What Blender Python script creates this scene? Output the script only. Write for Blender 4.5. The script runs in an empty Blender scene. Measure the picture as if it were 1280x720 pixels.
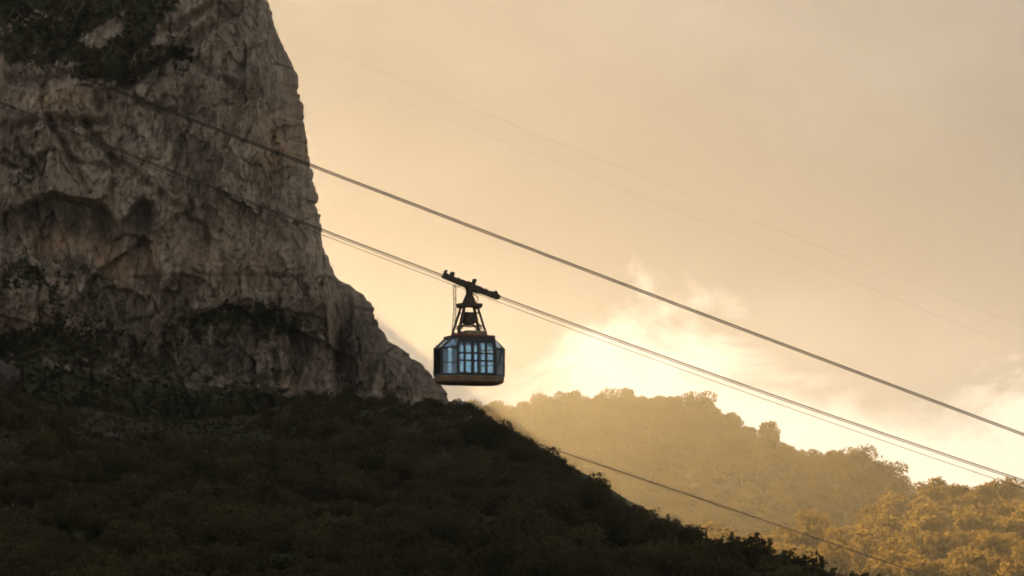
import bpy, bmesh, math, random
import numpy as np
from mathutils import Vector, Matrix

random.seed(7)
rng = np.random.default_rng(11)
scene = bpy.context.scene
C = scene.collection
R = math.radians

# ------------------------------------------------------------------ camera
F = 6089.0                      # focal length in pixels of the 1280 x 720 photograph (12 degree lens)
PITCH = R(5.0)
cam_data = bpy.data.cameras.new("camera")
cam_data.sensor_width = 36.0
cam_data.lens = 36.0 * F / 1280.0
cam_data.clip_start = 1.0
cam_data.clip_end = 20000.0
cam = bpy.data.objects.new("camera", cam_data)
cam.location = (0, 0, 0)
cam.rotation_euler = (R(90) + PITCH, 0, 0)
C.objects.link(cam)
scene.camera = cam

# ------------------------------------------------------------------ sky, sun, exposure
SUN_AZ = -13.0      # degrees, left of the viewing direction (behind the mountain)
SUN_EL = 13.0
sd = Vector((math.sin(R(SUN_AZ)) * math.cos(R(SUN_EL)), math.cos(R(SUN_AZ)) * math.cos(R(SUN_EL)), math.sin(R(SUN_EL))))

world = bpy.data.worlds.new("World")
scene.world = world
world.use_nodes = True
wt = world.node_tree
wt.nodes.clear()


class NT:
    """small helper for building node trees"""
    def __init__(self, tree):
        self.t = tree

    def n(self, kind, ins=None, **props):
        nd = self.t.nodes.new(kind)
        for k, v in props.items():
            setattr(nd, k, v)
        for k, v in (ins or {}).items():
            if isinstance(v, bpy.types.NodeSocket):
                self.t.links.new(v, nd.inputs[k])
            else:
                nd.inputs[k].default_value = v
        return nd

    def math(self, op, a, b=None, clamp=False):
        ins = {0: a}
        if b is not None:
            ins[1] = b
        return self.n('ShaderNodeMath', ins, operation=op, use_clamp=clamp).outputs[0]

    def vmath(self, op, a, b=None):
        ins = {0: a}
        if b is not None:
            ins[1] = b
        nd = self.n('ShaderNodeVectorMath', ins, operation=op)
        return nd.outputs['Value'] if op in ('DOT_PRODUCT', 'LENGTH') else nd.outputs[0]

    def mix(self, f, a, b, blend='MIX'):
        nd = self.n('ShaderNodeMix', {0: f, 6: a, 7: b}, data_type='RGBA', blend_type=blend)
        return nd.outputs[2]

    def ramp(self, v, lo, hi, a=0.0, b=1.0, smooth=True):
        nd = self.n('ShaderNodeMapRange', {0: v, 1: lo, 2: hi, 3: a, 4: b})
        nd.interpolation_type = 'SMOOTHSTEP' if smooth else 'LINEAR'
        return nd.outputs[0]

    def noise(self, vec, scale, detail=4.0, rough=0.55, distortion=0.0):
        nd = self.n('ShaderNodeTexNoise', {'Vector': vec, 'Scale': scale, 'Detail': detail, 'Roughness': rough, 'Distortion': distortion})
        return nd.outputs['Fac']

    def link(self, a, b):
        self.t.links.new(a, b)


def build_world():
    w = NT(wt)
    d = w.n('ShaderNodeTexCoord').outputs['Generated']
    sep = w.n('ShaderNodeSeparateXYZ', {0: d}).outputs
    az = w.math('ARCTAN2', sep[0], sep[1])
    el = w.math('ARCSINE', sep[2])
    # clear sky behind the clouds
    sky = w.n('ShaderNodeTexSky', sky_type='NISHITA', sun_disc=False)
    sky.sun_elevation = R(SUN_EL)
    sky.sun_rotation = R(SUN_AZ)
    sky.air_density = 1.0
    sky.dust_density = 2.0
    skyc = w.n('ShaderNodeVectorMath', {0: sky.outputs[0]}, operation='SCALE')
    skyc.inputs['Scale'].default_value = 0.03
    # thick cloud, kept brighter away from the sun to light the cliff
    cosun = w.vmath('DOT_PRODUCT', d, tuple(sd))
    glow = w.ramp(cosun, -0.6, 1.0, CLOUD_BACK, CLOUD_FRONT)
    p = w.n('ShaderNodeCombineXYZ', {0: az, 1: w.math('MULTIPLY', el, 1.7), 2: 0.0}).outputs[0]
    big = w.noise(w.vmath('ADD', p, (3.7, 1.9, 0.3)), 9.0, 4.0, 0.5)
    veil = w.ramp(big, 0.3, 0.7, 0.88, 1.10)
    tan = w.mix(w.ramp(big, 0.35, 0.65), (0.58, 0.58, 0.58, 1), (0.74, 0.72, 0.69, 1))
    # bank of bright cumulus low over the hills
    rag = w.noise(w.vmath('ADD', p, (0.7, 0.35, 0.1)), 26.0, 6.0, 0.6, 0.6)
    swell = w.math('COSINE', w.math('MULTIPLY', w.math('SUBTRACT', az, R(1.55)), 2 * math.pi / R(6.2)))
    top = w.math('ADD', R(4.15), w.math('MULTIPLY', swell, R(0.72)))
    hgt = w.math('DIVIDE', w.math('SUBTRACT', top, el), R(0.9))
    bank = w.math('ADD', hgt, w.math('MULTIPLY', w.math('SUBTRACT', rag, 0.5), 4.0))
    bankm = w.ramp(bank, -0.2, 0.9)
    bright = w.mix(bankm, tan, (2.0, 1.86, 1.60, 1))
    cl = w.n('ShaderNodeVectorMath', {0: bright}, operation='SCALE')
    w.link(w.math('MULTIPLY', glow, veil), cl.inputs['Scale'])
    # gaps of open sky higher up
    gap = w.noise(w.vmath('ADD', p, (8.3, 2.2, 0.0)), 3.0, 4.0, 0.55)
    cover = w.math('MULTIPLY', w.ramp(gap, 0.48, 0.62, 0.0, 0.55), w.ramp(el, R(10), R(24)))
    col = w.mix(cover, cl.outputs[0], skyc.outputs[0])
    bg = w.n('ShaderNodeBackground', {0: col, 1: 1.0})
    out = w.n('ShaderNodeOutputWorld')
    w.link(bg.outputs[0], out.inputs[0])


CLOUD_BACK, CLOUD_FRONT = 0.20, 0.148
build_world()

sun_data = bpy.data.lights.new("sun", 'SUN')
sun_data.energy = 3.05
sun_data.angle = R(0.5)
sun_data.color = (1.0, 0.66, 0.29)
sun = bpy.data.objects.new("sun", sun_data)
sun.rotation_euler = (-sd).to_track_quat('-Z', 'Y').to_euler()
sun.location = (-300, 700, 400)
C.objects.link(sun)

vs = scene.view_settings
vs.view_transform = 'Standard'
vs.look = 'None'
vs.exposure = 1.45
vs.gamma = 1.0
vs.use_curve_mapping = False

cy = scene.cycles
cy.use_denoising = True
cy.max_bounces = 6
cy.diffuse_bounces = 2
cy.glossy_bounces = 2
cy.transmission_bounces = 4
cy.transparent_max_bounces = 12
cy.volume_bounces = 0
cy.filter_width = 1.9
cy.sample_clamp_indirect = 4.0

HAZE_DENSITY = 0.000056
HAZE_ANISO = 0.81


# ------------------------------------------------------------------ measuring helpers
CP, SP = math.cos(PITCH), math.sin(PITCH)


def at(px, py, depth):
    """world point that stands `depth` metres into the valley and shows at photo pixel px, py"""
    u = (px - 640.0) / F
    v = -(py - 360.0) / F
    yy = CP - SP * v
    zz = SP + CP * v
    k = depth / yy
    return Vector((u * k, depth, zz * k))


def zat(py, depth):
    v = -(np.asarray(py, float) - 360.0) / F
    return depth * (SP + CP * v) / (CP - SP * v)


# ------------------------------------------------------------------ numeric noise
def _hash(ix, iy, iz, seed):
    h = (ix * 374761393 + iy * 668265263 + iz * 2147483647 + seed * 974634777) & 0xFFFFFFFF
    h = ((h ^ (h >> 13)) * 1274126177) & 0xFFFFFFFF
    h = ((h ^ (h >> 16)) * 2246822519) & 0xFFFFFFFF
    return (h ^ (h >> 15)) & 0xFFFFFFFF


def vnoise(x, y, z, seed=0):
    """gradient noise, about -1..1"""
    x, y, z = np.broadcast_arrays(np.asarray(x, float), np.asarray(y, float), np.asarray(z, float))
    ix, iy, iz = np.floor(x).astype(np.int64), np.floor(y).astype(np.int64), np.floor(z).astype(np.int64)
    fx, fy, fz = x - ix, y - iy, z - iz
    ux, uy, uz = [t * t * t * (t * (t * 6 - 15) + 10) for t in (fx, fy, fz)]
    res = 0
    for dx in (0, 1):
        for dy in (0, 1):
            for dz in (0, 1):
                h = _hash(ix + dx, iy + dy, iz + dz, seed)
                gx = ((h & 1023) / 511.5) - 1
                gy = (((h >> 10) & 1023) / 511.5) - 1
                gz = (((h >> 20) & 1023) / 511.5) - 1
                g = gx * (fx - dx) + gy * (fy - dy) + gz * (fz - dz)
                wgt = (ux if dx else 1 - ux) * (uy if dy else 1 - uy) * (uz if dz else 1 - uz)
                res = res + wgt * g
    return res * 1.3


def fbm(x, y, z, seed=0, octaves=4, gain=0.5, ridged=False):
    a, s, tot = 1.0, 0.0, 0.0
    for o in range(octaves):
        k = 2.03 ** o
        v = vnoise(np.asarray(x) * k + o * 17.3, np.asarray(y) * k, np.asarray(z) * k, seed + o)
        if ridged:
            v = 1 - 2 * np.abs(v)
        s = s + a * v
        tot += a
        a *= gain
    return s / tot


def facet(x, z, seed, tilt):
    """broken planes: every cell is a flat, tilted piece set forward or back"""
    ix, iz = np.floor(x).astype(np.int64), np.floor(z).astype(np.int64)
    best = np.full(x.shape, 99.0)
    out = np.zeros(x.shape)
    for dx in (-1, 0, 1):
        for dz in (-1, 0, 1):
            h = _hash(ix + dx, iz + dz, ix * 0, seed)
            g = _hash(ix + dx, iz + dz, ix * 0 + 5, seed)
            ex = x - (ix + dx + (h & 1023) / 1023.0)
            ez = z - (iz + dz + ((h >> 10) & 1023) / 1023.0)
            dd = ex * ex + ez * ez
            val = ((h >> 20) & 1023) / 1023.0 - 0.5 + tilt * (ex * (((g & 1023) / 511.5) - 1) + ez * ((((g >> 10) & 1023) / 511.5) - 1))
            near = dd < best
            best = np.where(near, dd, best)
            out = np.where(near, val, out)
    return out


def sstep(a, b, x):
    t = np.clip((np.asarray(x, float) - a) / (b - a), 0, 1)
    return t * t * (3 - 2 * t)


# ------------------------------------------------------------------ object helpers
def tag(o, label=None, cat=None, group=None, kind=None):
    if label:
        o["label"] = label
    if cat:
        o["category"] = cat
    if group:
        o["group"] = group
    if kind:
        o["kind"] = kind
    return o


def empty(name, loc=(0, 0, 0), rot=(0, 0, 0)):
    o = bpy.data.objects.new(name, None)
    o.empty_display_size = 0.2
    o.location = loc
    o.rotation_euler = rot
    C.objects.link(o)
    return o


def link(name, me, parent=None):
    o = bpy.data.objects.new(name, me)
    C.objects.link(o)
    if parent:
        o.parent = parent
    return o


def mesh_np(name, verts, faces, mat=None, smooth=True):
    """verts (n,3), faces (m,4) or (m,3) arrays"""
    me = bpy.data.meshes.new(name)
    verts = np.asarray(verts, np.float32)
    faces = np.asarray(faces, np.int32)
    k = faces.shape[1]
    me.vertices.add(len(verts))
    me.vertices.foreach_set('co', verts.ravel())
    me.loops.add(faces.size)
    me.loops.foreach_set('vertex_index', faces.ravel())
    me.polygons.add(len(faces))
    me.polygons.foreach_set('loop_start', np.arange(0, faces.size, k, dtype=np.int32))
    me.polygons.foreach_set('use_smooth', np.full(len(faces), smooth))
    me.update(calc_edges=True)
    if mat:
        me.materials.append(mat)
    return me


def grid_faces(nr, nc):
    i = np.arange((nr - 1) * (nc - 1))
    r, c = i // (nc - 1), i % (nc - 1)
    a = r * nc + c
    return np.stack([a, a + 1, a + nc + 1, a + nc], 1)


def attr(me, name, vals):
    a = me.attributes.new(name, 'FLOAT', 'POINT')
    a.data.foreach_set('value', np.asarray(vals, np.float32).ravel())


# ------------------------------------------------------------------ materials
def material(name):
    m = bpy.data.materials.new(name)
    m.use_nodes = True
    m.node_tree.nodes.clear()
    return m, NT(m.node_tree)


def finish(m, t, surf):
    out = t.n('ShaderNodeOutputMaterial')
    t.link(surf, out.inputs[0])
    return m


def simple(name, col, rough=0.6, metal=0.0, var=0.25, scale=3.0):
    m, t = material(name)
    co = t.n('ShaderNodeTexCoord').outputs['Object']
    nz = t.noise(co, scale, 5.0, 0.6)
    k = t.ramp(nz, 0.25, 0.75, 1 - var, 1 + var)
    c = t.n('ShaderNodeVectorMath', {0: col[:3]}, operation='SCALE')
    t.link(k, c.inputs['Scale'])
    b = t.n('ShaderNodeBsdfPrincipled', {'Base Color': c.outputs[0], 'Roughness': rough, 'Metallic': metal})
    return finish(m, t, b.outputs[0])


def mat_cliff():
    m, t = material("limestone")
    pos = t.n('ShaderNodeNewGeometry').outputs['Position']
    at_ = lambda n: t.n('ShaderNodeAttribute', attribute_name=n).outputs['Fac']
    st = t.vmath('MULTIPLY', pos, (1.0, 0.6, 0.28))
    st2 = t.vmath('MULTIPLY', pos, (1.0, 0.6, 0.12))
    n1 = t.noise(st, 0.22, 8.0, 0.62, 0.4)
    n2 = t.noise(st, 1.1, 8.0, 0.65, 0.5)
    streak = t.noise(st2, 1.5, 5.0, 0.6)
    base = t.mix(t.ramp(n1, 0.38, 0.62), ROCK_A, ROCK_B)
    base = t.mix(t.ramp(t.noise(st, 0.55, 6.0, 0.65, 0.8), 0.5, 0.64, 0.0, 0.7), base, ROCK_PALE)
    base = t.mix(t.ramp(n2, 0.42, 0.66, 0.0, 0.8), base, ROCK_C)
    base = t.mix(t.ramp(streak, 0.55, 0.75, 0.0, 0.6), base, ROCK_D)
    # cracks between blocks
    vo = t.n('ShaderNodeTexVoronoi', {'Vector': t.vmath('ADD', st, t.vmath('MULTIPLY', t.n('ShaderNodeTexNoise', {'Vector': st, 'Scale': 0.8}).outputs['Color'], (2.2, 2.2, 2.2))), 'Scale': 0.5}, feature='DISTANCE_TO_EDGE').outputs['Distance']
    crack = t.ramp(vo, 0.0, 0.035, 1.0, 0.0)
    brk = t.noise(pos, 0.35, 3.0)
    crack = t.math('MULTIPLY', crack, t.ramp(brk, 0.52, 0.66))
    base = t.mix(t.math('MULTIPLY', crack, 0.5), base, (0.035, 0.03, 0.026, 1))
    # ochre where the face is young and overhung, dark tone, pale crags
    och = t.math('MULTIPLY', at_('ochre'), t.ramp(n2, 0.3, 0.62))
    base = t.mix(och, base, ROCK_OCHRE)
    base = t.mix(t.math('MULTIPLY', at_('pale'), t.ramp(n2, 0.35, 0.6)), base, ROCK_PALE)
    base = t.mix(t.math('MULTIPLY', at_('dark_tone'), t.ramp(streak, 0.25, 0.6, 0.35, 1.0)), base, ROCK_DARK)
    # plants on ledges
    vg = t.noise(pos, 0.9, 6.0, 0.65)
    veg = t.ramp(t.math('ADD', at_('veg'), t.math('ADD', t.math('MULTIPLY', t.math('SUBTRACT', vg, 0.5), 1.8), t.math('MULTIPLY', t.math('SUBTRACT', t.noise(pos, 0.25, 4.0, 0.6), 0.5), 1.8))), 0.42, 0.66)
    green = t.mix(t.ramp(t.noise(pos, 1.7, 4.0), 0.3, 0.7), (0.045, 0.048, 0.025, 1), (0.080, 0.078, 0.042, 1))
    base = t.mix(veg, base, green)
    bmp = t.n('ShaderNodeBump', {'Strength': 0.9, 'Distance': 0.5, 'Height': t.math('SUBTRACT', t.math('ADD', n2, t.math('MULTIPLY', streak, 0.5)), t.math('MULTIPLY', crack, 0.5))})
    b = t.n('ShaderNodeBsdfPrincipled', {'Base Color': base, 'Roughness': 0.92, 'Specular IOR Level': 0.15, 'Normal': bmp.outputs[0]})
    return finish(m, t, b.outputs[0])


def mat_ground(name, grass_a, grass_b, soil, scale=0.15, red=False):
    m, t = material(name)
    pos = t.n('ShaderNodeNewGeometry').outputs['Position']
    n1 = t.noise(pos, scale, 6.0, 0.6)
    n2 = t.noise(pos, scale * 6, 6.0, 0.65)
    c = t.mix(t.ramp(n1, 0.35, 0.65), grass_a, grass_b)
    c = t.mix(t.ramp(n2, 0.5, 0.72, 0.0, 0.7), c, soil)
    if red:
        rd = t.n('ShaderNodeAttribute', attribute_name='red').outputs['Fac']
        c = t.mix(t.math('MULTIPLY', rd, t.ramp(n2, 0.2, 0.55, 0.5, 1.0)), c, (0.072, 0.045, 0.031, 1))
    bmp = t.n('ShaderNodeBump', {'Strength': 0.8, 'Distance': 0.4, 'Height': n2})
    b = t.n('ShaderNodeBsdfPrincipled', {'Base Color': c, 'Roughness': 0.95, 'Specular IOR Level': 0.1, 'Normal': bmp.outputs[0]})
    return finish(m, t, b.outputs[0])


def mat_leaf(name, a, b_, trans, tfac=0.4):
    m, t = material(name)
    pos = t.n('ShaderNodeNewGeometry').outputs['Position']
    rnd = t.n('ShaderNodeObjectInfo').outputs['Random']
    nz = t.noise(pos, 0.5, 3.0)
    patch = t.noise(pos, 0.07, 4.0, 0.6)
    f = t.math('ADD', t.math('MULTIPLY', t.math('POWER', rnd, 1.6), 0.55), t.math('ADD', t.ramp(nz, 0.35, 0.65, 0.0, 0.15), t.ramp(patch, 0.42, 0.62, 0.0, 0.3)))
    c = t.mix(f, a, b_)
    d = t.n('ShaderNodeBsdfDiffuse', {0: c, 1: 0.9})
    tr = t.n('ShaderNodeBsdfTranslucent', {0: t.mix(f, trans, tuple(x * 0.8 for x in trans[:3]) + (1,))})
    mx = t.n('ShaderNodeMixShader', {0: tfac, 1: d.outputs[0], 2: tr.outputs[0]})
    return finish(m, t, mx.outputs[0])


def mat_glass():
    m, t = material("painted_sky_glass")
    tr = t.n('ShaderNodeBsdfTransparent', {0: (0.66, 0.83, 0.97, 1)})  # blue put into the glass to stand in for mirrored sky
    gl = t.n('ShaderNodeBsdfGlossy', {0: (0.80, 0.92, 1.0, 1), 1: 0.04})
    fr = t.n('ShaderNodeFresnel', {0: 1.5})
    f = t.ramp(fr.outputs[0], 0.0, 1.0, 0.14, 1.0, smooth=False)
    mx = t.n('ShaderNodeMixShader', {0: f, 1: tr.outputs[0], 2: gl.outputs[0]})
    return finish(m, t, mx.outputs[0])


ROCK_A = (0.245, 0.194, 0.146, 1)
ROCK_B = (0.47, 0.38, 0.287, 1)
ROCK_C = (0.125, 0.101, 0.078, 1)
ROCK_D = (0.085, 0.070, 0.058, 1)
ROCK_OCHRE = (0.62, 0.42, 0.25, 1)
ROCK_PALE = (0.55, 0.475, 0.375, 1)
ROCK_DARK = (0.066, 0.050, 0.042, 1)

M = {}
M['cliff'] = mat_cliff()
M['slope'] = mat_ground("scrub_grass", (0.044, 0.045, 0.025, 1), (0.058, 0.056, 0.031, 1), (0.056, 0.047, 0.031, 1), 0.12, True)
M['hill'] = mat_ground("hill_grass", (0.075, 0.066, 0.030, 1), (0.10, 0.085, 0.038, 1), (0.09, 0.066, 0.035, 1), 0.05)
M['meadow'] = mat_ground("valley_grass", (0.06, 0.065, 0.03, 1), (0.08, 0.075, 0.035, 1), (0.09, 0.07, 0.045, 1), 0.02)
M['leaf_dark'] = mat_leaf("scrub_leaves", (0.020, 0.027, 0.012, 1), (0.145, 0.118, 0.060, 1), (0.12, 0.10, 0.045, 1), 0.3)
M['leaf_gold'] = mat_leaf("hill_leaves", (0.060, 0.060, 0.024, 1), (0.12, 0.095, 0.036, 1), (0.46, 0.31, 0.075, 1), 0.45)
M['leaf_olive'] = mat_leaf("hill_wood_leaves", (0.036, 0.042, 0.018, 1), (0.075, 0.068, 0.028, 1), (0.25, 0.19, 0.055, 1), 0.38)
M['bark'] = simple("bark", (0.07, 0.052, 0.038), 0.95)
M['rock'] = simple("outcrop_rock", (0.085, 0.07, 0.056), 0.95, 0.0, 0.4, 1.2)
M['steel'] = simple("weathered_steel", (0.085, 0.062, 0.046), 0.55, 0.4)
M['cable'] = simple("steel_wire_rope", (0.07, 0.055, 0.045), 0.6, 0.3, 0.15, 1.0)
M['roof'] = simple("red_brown_paint", (0.20, 0.045, 0.03), 0.5, 0.0, 0.2)
M['skirt'] = simple("ochre_paint", (0.20, 0.125, 0.055), 0.5, 0.0, 0.25)
M['frame'] = simple("dark_teal_paint", (0.030, 0.036, 0.036), 0.4, 0.0, 0.2)
M['cap'] = simple("pale_olive_paint", (0.26, 0.215, 0.13), 0.5, 0.0, 0.2)
M['rubber'] = simple("black_rubber", (0.02, 0.018, 0.016), 0.8)
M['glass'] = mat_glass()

# ------------------------------------------------------------------ setting: valley floor
n = 81
X, Y = np.meshgrid(np.linspace(-1800, 1800, n), np.linspace(-600, 2780, n))
Z = -1.9 + 0 * X
gm = mesh_np("ground", np.stack([X.ravel(), Y.ravel(), Z.ravel()], 1), grid_faces(n, n), M['meadow'])
tag(link("ground", gm), "grassy valley floor below the hills", None, None, "structure")

# ------------------------------------------------------------------ setting: the cliff and the mountain behind it
CD = 650.0                                   # distance of the wall
SIL = [(905, 720), (800, 640), (700, 572), (640, 535), (600, 517), (575, 508), (562, 500), (543, 473), (520, 450), (500, 433), (482, 422), (471, 403), (463, 380), (453, 364), (438, 354), (419, 348),
       (413, 330), (405, 285), (398, 250), (388, 200), (380, 160), (372, 100), (362, 70), (347, 42), (335, 0), (322, -8), (285, -22),
       (180, -105), (60, -230), (-140, -400), (-500, -620), (-1000, -800), (-2000, -880), (-3300, -920)]
sx = np.array([at(a, b, CD + 8).x for a, b in SIL])
sz = np.array([at(a, b, CD + 8).z for a, b in SIL])


def cliff_edge(z):
    return np.interp(z, sz, sx)


def ppx(x, y):
    return 640 + F * x / (y * 1.003)


SHADOW_RIDGE = 1050.0  # length of the unseen ridge added to shade the haze


def cliff_build():
    zt = float(sz.max())
    z_in = np.arange(zat(560, CD), zat(-12, CD), 0.135)
    z_lo = np.linspace(0, z_in[0], 14)[:-1]
    z_hi = z_in[-1] + np.cumsum(np.geomspace(0.3, 9.0, 70))
    z_hi = z_hi[z_hi < zt - 0.5]
    zr = np.concatenate([z_lo, z_in, z_hi, [zt]])
    # columns: distance left of the edge, fine inside the picture and coarse beyond
    d_in = np.concatenate([np.linspace(0, 3, 40), np.arange(3.1, 66, 0.135)])
    d_out = d_in[-1] + np.cumsum(np.geomspace(0.3, 24.0, 60))
    d_front = np.concatenate([d_in, d_out])[::-1]          # from far left to the edge
    nb = 26
    nf = len(d_front)
    Zg, Dg = np.meshgrid(zr, d_front, indexing='ij')
    xe = cliff_edge(Zg)
    # soft fillet at the right hand edge, wider on the lower shoulder
    Rr = 7.0
    q = np.clip(1 - Dg / Rr, 0, 1)
    y0 = CD + Rr * (1 - np.sqrt(np.clip(1 - q * q, 0, 1)))
    Xg = xe - Dg
    px = ppx(Xg, CD)
    v = (SP * CD - CP * Zg) / (CP * CD + SP * Zg)
    py = 360 + F * v
    # the lower shoulder stands behind the main tower
    tower = 415 + 0.02 * (py - 440)
    y0 = y0 + 7.0 * sstep(tower - 4, tower + 8, px) * sstep(300, 352, py)
    # wall leans back with height; upper left rounds off into a slope
    y0 = y0 + np.clip((300 - py), 0, None) * 0.010
    y0 = y0 + 0.16 * np.clip(230 - px * 0.9 - py * 1.4, 0, 1400)/ 9.4 * 2.2
    # foot of the wall runs out into the grass
    y0 = y0 - 0.055 * np.clip(py - (436 + 0.11 * px), 0, 200) * 2.6
    # ---- carved relief
    w = fbm(Xg * 0.06, Zg * 0.05, 3.1, 5, 3) * 3
    rib = fbm((Xg + w) * 0.11, Zg * 0.035, 0.5, 21, 5, 0.55, True)
    rel = -3.4 * rib
    big = fbm(Xg * 0.035, Zg * 0.03, 9.0, 31, 3)
    rel = rel + 5.0 * big
    wx = 2.6 * fbm(Xg * 0.16, Zg * 0.12, 1.5, 8, 4, 0.6)
    wz = 2.6 * fbm(Xg * 0.16, Zg * 0.12, 6.5, 18, 4, 0.6)
    rel = rel + 3.4 * facet((Xg + w + wx) * 0.085, (Zg + 0.35 * Xg + wz) * 0.042, 3, 0.9)
    rel = rel + 1.7 * facet((Xg + wx) * 0.24, (Zg - 0.2 * Xg + wz) * 0.125, 5, 0.9)
    rel = rel + 0.75 * facet((Xg + wx) * 0.66, (Zg + 0.3 * Xg + wz) * 0.36, 7, 0.9)
    rel = rel + 0.34 * facet((Xg + wx) * 1.7, (Zg - 0.4 * Xg + wz) * 1.0, 9, 0.9)
    rel = rel - 1.0 * fbm(Xg * 0.5, Zg * 0.22, 2.0, 41, 5, 0.62)
    rel = rel - 0.34 * fbm(Xg * 2.2, Zg * 1.2, 4.0, 43, 4, 0.6)

    wob = 17 * fbm(px * 0.024, py * 0.024, 1.0, 77, 4, 0.6)
    wob2 = 17 * fbm(px * 0.024, py * 0.024, 5.0, 78, 4, 0.6)

    def alcove(cx, cyy, rx, ry, depth, tilt=0.0):
        """overhung hollow: sharp roof, floor running out again"""
        a = (px + wob - cx) / rx
        b = (py + wob2 - cyy - tilt * (px - cx)) / ry
        roof = sstep(1.08, 0.90, np.sqrt(a * a + np.clip(-b, 0, None) ** 2))
        fl = np.where(b > 0, np.clip(1 - b / 1.7, 0, 1), 1.0)
        side = sstep(1.05, 0.8, np.abs(a))
        return depth * roof * fl * np.where(b > 0, side, 1.0)

    al = alcove(78, 292, 76, 46, 4.6, 0.05) + alcove(180, 292, 24, 40, 3.2) + alcove(234, 300, 30, 30, 2.0) + alcove(285, 420, 46, 36, 1.6, 0.15) \
        + alcove(145, 385, 36, 26, 1.6) + alcove(365, 420, 50, 34, 1.4) + alcove(235, 375, 34, 26, 1.0)
    rel = rel + al
    # slanting gullies high on the wall
    def gully(x0, y0_, x1, y1, wid, dep):
        dx, dy = x1 - x0, y1 - y0_
        L = math.hypot(dx, dy)
        t = np.clip(((px - x0) * dx + (py - y0_) * dy) / L ** 2, 0, 1)
        ds = np.hypot(px - x0 - t * dx + wob * 0.6, py - y0_ - t * dy + wob2 * 0.6)
        return dep * np.exp(-(ds / wid) ** 2)
    rel = rel + gully(120, 130, 300, 5, 8, 3.0) + gully(160, 60, 260, 8, 6, 2.5) + gully(110, 175, 235, 270, 5, 1.4) \
        + gully(0, 160, 130, 150, 7, 2.2) + gully(230, 110, 240, 270, 4, 1.2) + gully(345, 440, 350, 500, 5, 1.6) + gully(330, 30, 300, 90, 5, 1.2) \
        + gully(55, 190, 150, 215, 4, 1.3) + gully(20, 175, 60, 235, 4, 2.0) + gully(60, 150, 110, 240, 4, 2.2) + gully(100, 150, 145, 205, 4, 2.0) + gully(0, 200, 30, 215, 4, 1.8) + gully(170, 130, 215, 140, 4, 1.6) + gully(215, 60, 290, 110, 5, 1.6) + gully(270, 30, 285, 120, 4, 1.2) + gully(413, 350, 418, 470, 4, 1.5) + gully(0, 95, 200, 100, 8, 1.6)
    # damp the relief where it would break the outline
    edge_k = sstep(-0.5, 7.0, Dg)
    out_k = sstep(70, 120, Dg)
    rel = rel * (0.22 + 0.78 * edge_k)
    Yg = y0 + rel + out_k * 10 * fbm(Xg * .012, Zg * .012, 0, 91, 4)
    jag = (0.6 * facet(0 * Zg + 0.5, Zg * 0.16, 6, 0.6) + 0.35 * facet(0 * Zg + 0.5, Zg * 0.5, 16, 0.6) + 0.7 * fbm(Zg * 0.35, 0 * Zg, 7.7, 12, 4, 0.6) + 0.45 * fbm(Zg * 1.3, 0 * Zg, 2.7, 14, 3, 0.6)) * (1 - sstep(0, 5, Dg))
    Xg = Xg + jag
    # ---- the hidden back of the mountain
    xb, yb = Xg[:, -1:], Yg[:, -1:]
    k = np.linspace(0, 1, nb + 1)[None, 1:]
    zc = zr[:, None]
    pyr = 360 + F * (SP * CD - CP * zc) / (CP * CD + SP * zc)
    low = sstep(304, 372, pyr + 14 * fbm(zc * 0.4, 0 * zc, 3.3, 19, 3))                       # unseen ridge added behind the shoulder to cast a shadow wedge through the haze
    Yb = yb + (150 + SHADOW_RIDGE * low) * k
    grow = 1 + (Yb / yb - 1) * low
    Xb = np.where(low > 0, xb * grow, xb) - 0.26 * (Yb - yb) * (1 - low) - 3.5 * k * low - 2.0 * k * (1 - low)
    Zb = np.where(zc > 5, zc * grow - 1.5 * k * low, zc)
    Xb = Xb + 3 * fbm(Yb * .05, zr[:, None] * .05, 0, 51, 3) * k
    P = np.stack([np.concatenate([Xg, Xb], 1), np.concatenate([Yg, Yb], 1), np.concatenate([np.repeat(zr[:, None], nf, 1), Zb], 1)], -1)
    nr, nc = P.shape[:2]
    me = mesh_np("cliff", P.reshape(-1, 3), grid_faces(nr, nc), M['cliff'])
    pad = lambda A: np.concatenate([A, np.repeat(A[:, -1:], nb, 1)], 1)

    def blob(cx, cyy, rx, ry, rot=0.0):
        c, s = math.cos(rot), math.sin(rot)
        dx, dy = px + wob * 1.5 - cx, py + wob2 * 1.5 - cyy
        a, b = (dx * c + dy * s) / rx, (-dx * s + dy * c) / ry
        return np.exp(-(a * a + b * b))
    gyz, gxz = np.gradient(Yg)
    veg = 0.95 * sstep(30, -25, py - 70 - 0.04 * px + 0.0 * px) * sstep(300, 170, px) - 0.9 * blob(125, 40, 34, 16, -0.5) - 0.6 * blob(190, 55, 22, 10, -0.6) - .6 * blob(40, 10, 30, 12) - 0.5 * blob(225, 20, 40, 12, -.6)
    veg = veg + 0.75 * blob(130, 90, 60, 20) - 0.6 * blob(60, 118, 60, 16)
    veg = veg + 0.55 * blob(290, 398, 80, 22, 0.1) + 0.5 * blob(360, 402, 50, 24) + 0.5 * blob(50, 345, 80, 40) + 0.45 * blob(60, 420, 100, 34) + 0.3 * blob(200, 420, 120, 50) + .25 * blob(440, 420, 30, 60)
    veg = veg + 0.35 * blob(30, 205, 50, 40)
    veg = veg + 1.1 * sstep(20, 60, py - (430 + 0.13 * px) + 0.3 * wob) * sstep(470, 380, px)
    veg = veg + 0.55 * sstep(-20, 60, py - (400 + 0.13 * px)) * sstep(560, 380, px)
    veg = veg + 0.9 * sstep(486, 520, py) - 0.8 * blob(362, 482, 12, 16) - .5 * blob(525, 500, 30, 16) - .5 * blob(485, 470, 40, 22)
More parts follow.
